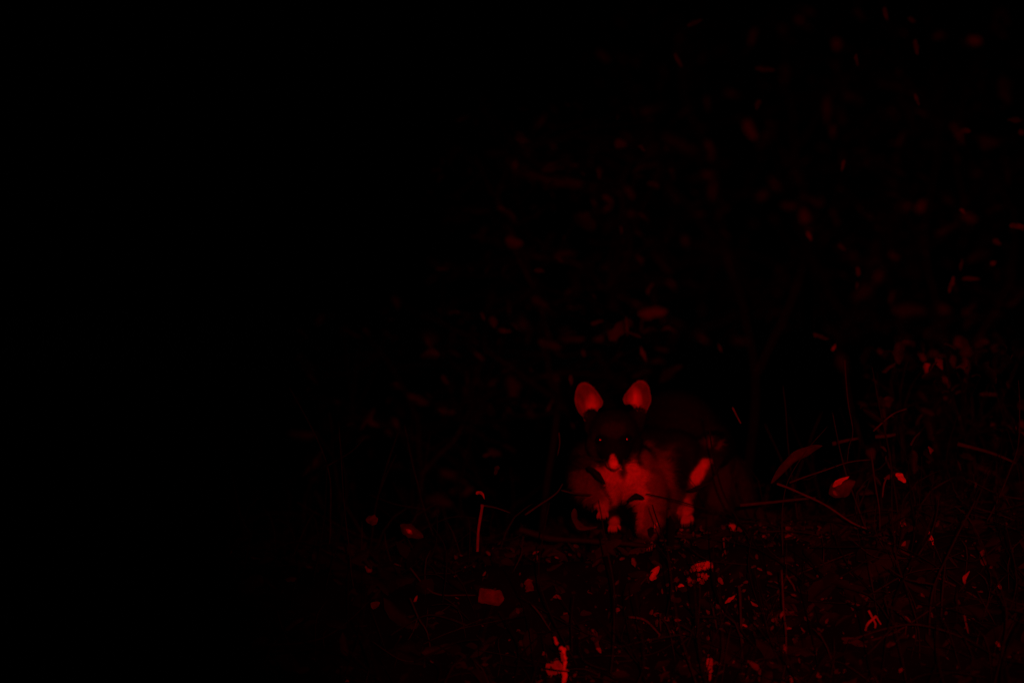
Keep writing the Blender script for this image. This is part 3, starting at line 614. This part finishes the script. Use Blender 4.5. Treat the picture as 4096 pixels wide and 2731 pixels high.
shrub('tall open shrub rising to the top edge, above and right of the possum', (2950, 2000), 9.3,
      [[(2950,2000),(3020,1500),(2900,1000),(2860,700),(2720,300),(2800,60)], [(3020,1500),(3230,1000),(3180,600),(3140,200),(3200,-40)], [(2900,1000),(2650,700),(2560,420),(2440,180)], [(3180,600),(3340,350),(3350,60)], [(3230,1000),(3340,1200),(3440,1350)]],
      [bl(2713,242,32,30,1.1,.3), bl(2726,140,32,28,-1.1,.5), bl(2780,92,36,28,-.4,.3), bl(2414,224,34,15,.7,.6), bl(2700,560,56,18,.4,.5), bl(2848,765,44,36,1.8,.5), bl(2830,700,28,30,.2,.5), bl(2846,620,40,30,1.3,.35), bl(2760,590,50,20,.5,.5), bl(2840,590,34,30,1.2,.4),
       bl(3198,89,22,48,1.2,.7), bl(3230,45,34,20,.3,.6), bl(3349,178,26,38,1.4,.7), bl(3135,127,28,32,1.4,.5), bl(3012,148,34,32,1.9,.5), bl(3139,300,38,42,1.57,.55), bl(3060,278,40,26,.1,.3), bl(3005,520,46,42,1.2,.5), bl(2930,380,30,30,.1,.7), bl(3030,420,22,30,1.9,.5),
       bl(3308,440,60,22,1.5,.35), bl(3372,663,24,48,1.8,.3), bl(3334,530,28,26,1.4,.5), bl(3226,880,52,44,1.3,.6), bl(3237,945,20,62,1.2,.35), bl(3160,820,40,28,.1,.4), bl(3060,780,40,26,-.4,.5), bl(3100,740,36,30,.9,.4), bl(3431,1087,18,48,1.5,.45), bl(3428,1143,15,42,1.7,.4), bl(3420,1030,30,20,1.4,.7),
       bl(3334,1388,15,95,-1,.45), bl(3285,1345,34,34,.3,.35), bl(3380,1454,50,26,1.0,.5), bl(2960,1365,40,26,.1,.4), bl(2815,1360,26,40,.5,.5), bl(2880,1392,20,46,1.1,.3), bl(3430,240,26,30,1.4,.3)],
      (2350, -60, 3450, 1350), 420)
shrub('leafy shrub filling the upper right corner', (3700, 1950), 9.1,
      [[(3750,1950),(3800,1500),(3700,1000),(3760,500),(3700,80)], [(3700,1000),(3850,850),(3820,560),(3920,200)], [(3800,1500),(4000,1200),(4060,900),(3930,650)], [(4094,643),(4020,720),(3961,796),(3900,900)], [(3760,500),(3620,300),(3560,60)], [(3700,1000),(3600,850),(3480,1000)]],
      [bl(3760,140,26,38,.2,.9), bl(3900,166,28,55,.1,.85), bl(3545,56,28,40,1.4,.35), bl(3609,122,26,34,.8,.6), bl(3648,80,18,32,.5,.6), bl(3665,189,30,36,1.4,.35), bl(3604,296,24,30,.9,.7), bl(3670,398,24,32,1.3,.4), bl(3578,454,24,32,.8,.6), bl(3440,60,30,24,.8,.7), bl(3833,525,38,48,1.0,.45), bl(3865,522,18,34,.2,.7), bl(3908,684,24,40,.6,.8), bl(3960,560,50,16,.3,.7),
       bl(3614,826,32,60,-.2,.7), bl(3686,824,30,52,-.9,.7), bl(3851,847,16,64,.7,.6), bl(3880,872,32,42,.4,.6), bl(4068,903,30,46,.1,.4), bl(4088,912,12,60,.8,.7), bl(3369,990,18,32,.7,.7), bl(3579,1025,26,34,.4,.5), bl(3517,1107,34,28,1.9,.6), bl(3805,1138,34,56,1.85,.25), bl(3885,1115,36,50,.02,.22), bl(3974,1051,12,70,-.3,.7), bl(4035,1102,36,36,1.4,.6), bl(3845,1060,24,32,1.8,.25), bl(3988,970,18,42,.6,.6),
       bl(3604,1347,22,56,-.6,.7), bl(3877,1260,32,36,.9,.6), bl(3640,1240,60,24,.1,.4), bl(3780,1230,30,28,.6,.6), bl(3980,1200,40,28,.3,.4), bl(4010,60,50,16,.9,.7), bl(4000,120,40,18,.9,.7), bl(4024,360,60,16,1.2,.6), bl(4060,480,30,24,.1,.4), bl(4088,530,14,44,.1,.8)],
      (3350, -60, 4200, 1400), 460)
shrub('low twiggy shrub on the bank at the right edge under the leafy one', (3850, 2000), 8.35,
      [[(3900,2050),(3860,1750),(3780,1560),(3700,1420)], [(3860,1750),(4000,1600),(4090,1400)], [(3920,1950),(4060,1850),(4150,1700)], [(3640,1980),(3600,1700),(3560,1560),(3600,1400)]],
      [bl(3706,1474,22,125,1.7,.8), bl(3690,1428,30,60,1.1,.4), bl(3720,1466,16,90,-.3,.6), bl(3762,1452,28,95,1.3,.55), bl(3740,1418,28,50,.3,.7), bl(3785,1528,26,78,1.1,.4), bl(3800,1550,14,50,1.0,.5), bl(3864,1464,34,36,1.4,.7), bl(3850,1380,40,34,.8,.6), bl(3865,1415,24,32,.1,.6), bl(3599,1413,44,26,1.6,.6), bl(3530,1410,22,30,1.0,.5), bl(3555,1607,24,38,1.4,.7), bl(3530,1640,34,26,-.6,.3), bl(3960,1577,44,38,.03,.18), bl(3865,1520,12,42,.8,.7), bl(3784,1594,10,60,.4,.8), bl(3974,1700,12,62,.8,.9), bl(3900,1690,34,30,.3,.4), bl(4090,1700,20,60,1.3,.6), bl(3990,1400,34,30,.4,.6), bl(3716,1845,10,50,.4,.8), bl(3790,2000,40,32,.1,.4), bl(3870,2060,40,30,.4,.4)],
      (3450, 1350, 4200, 2050), 340, (.0015, .009))
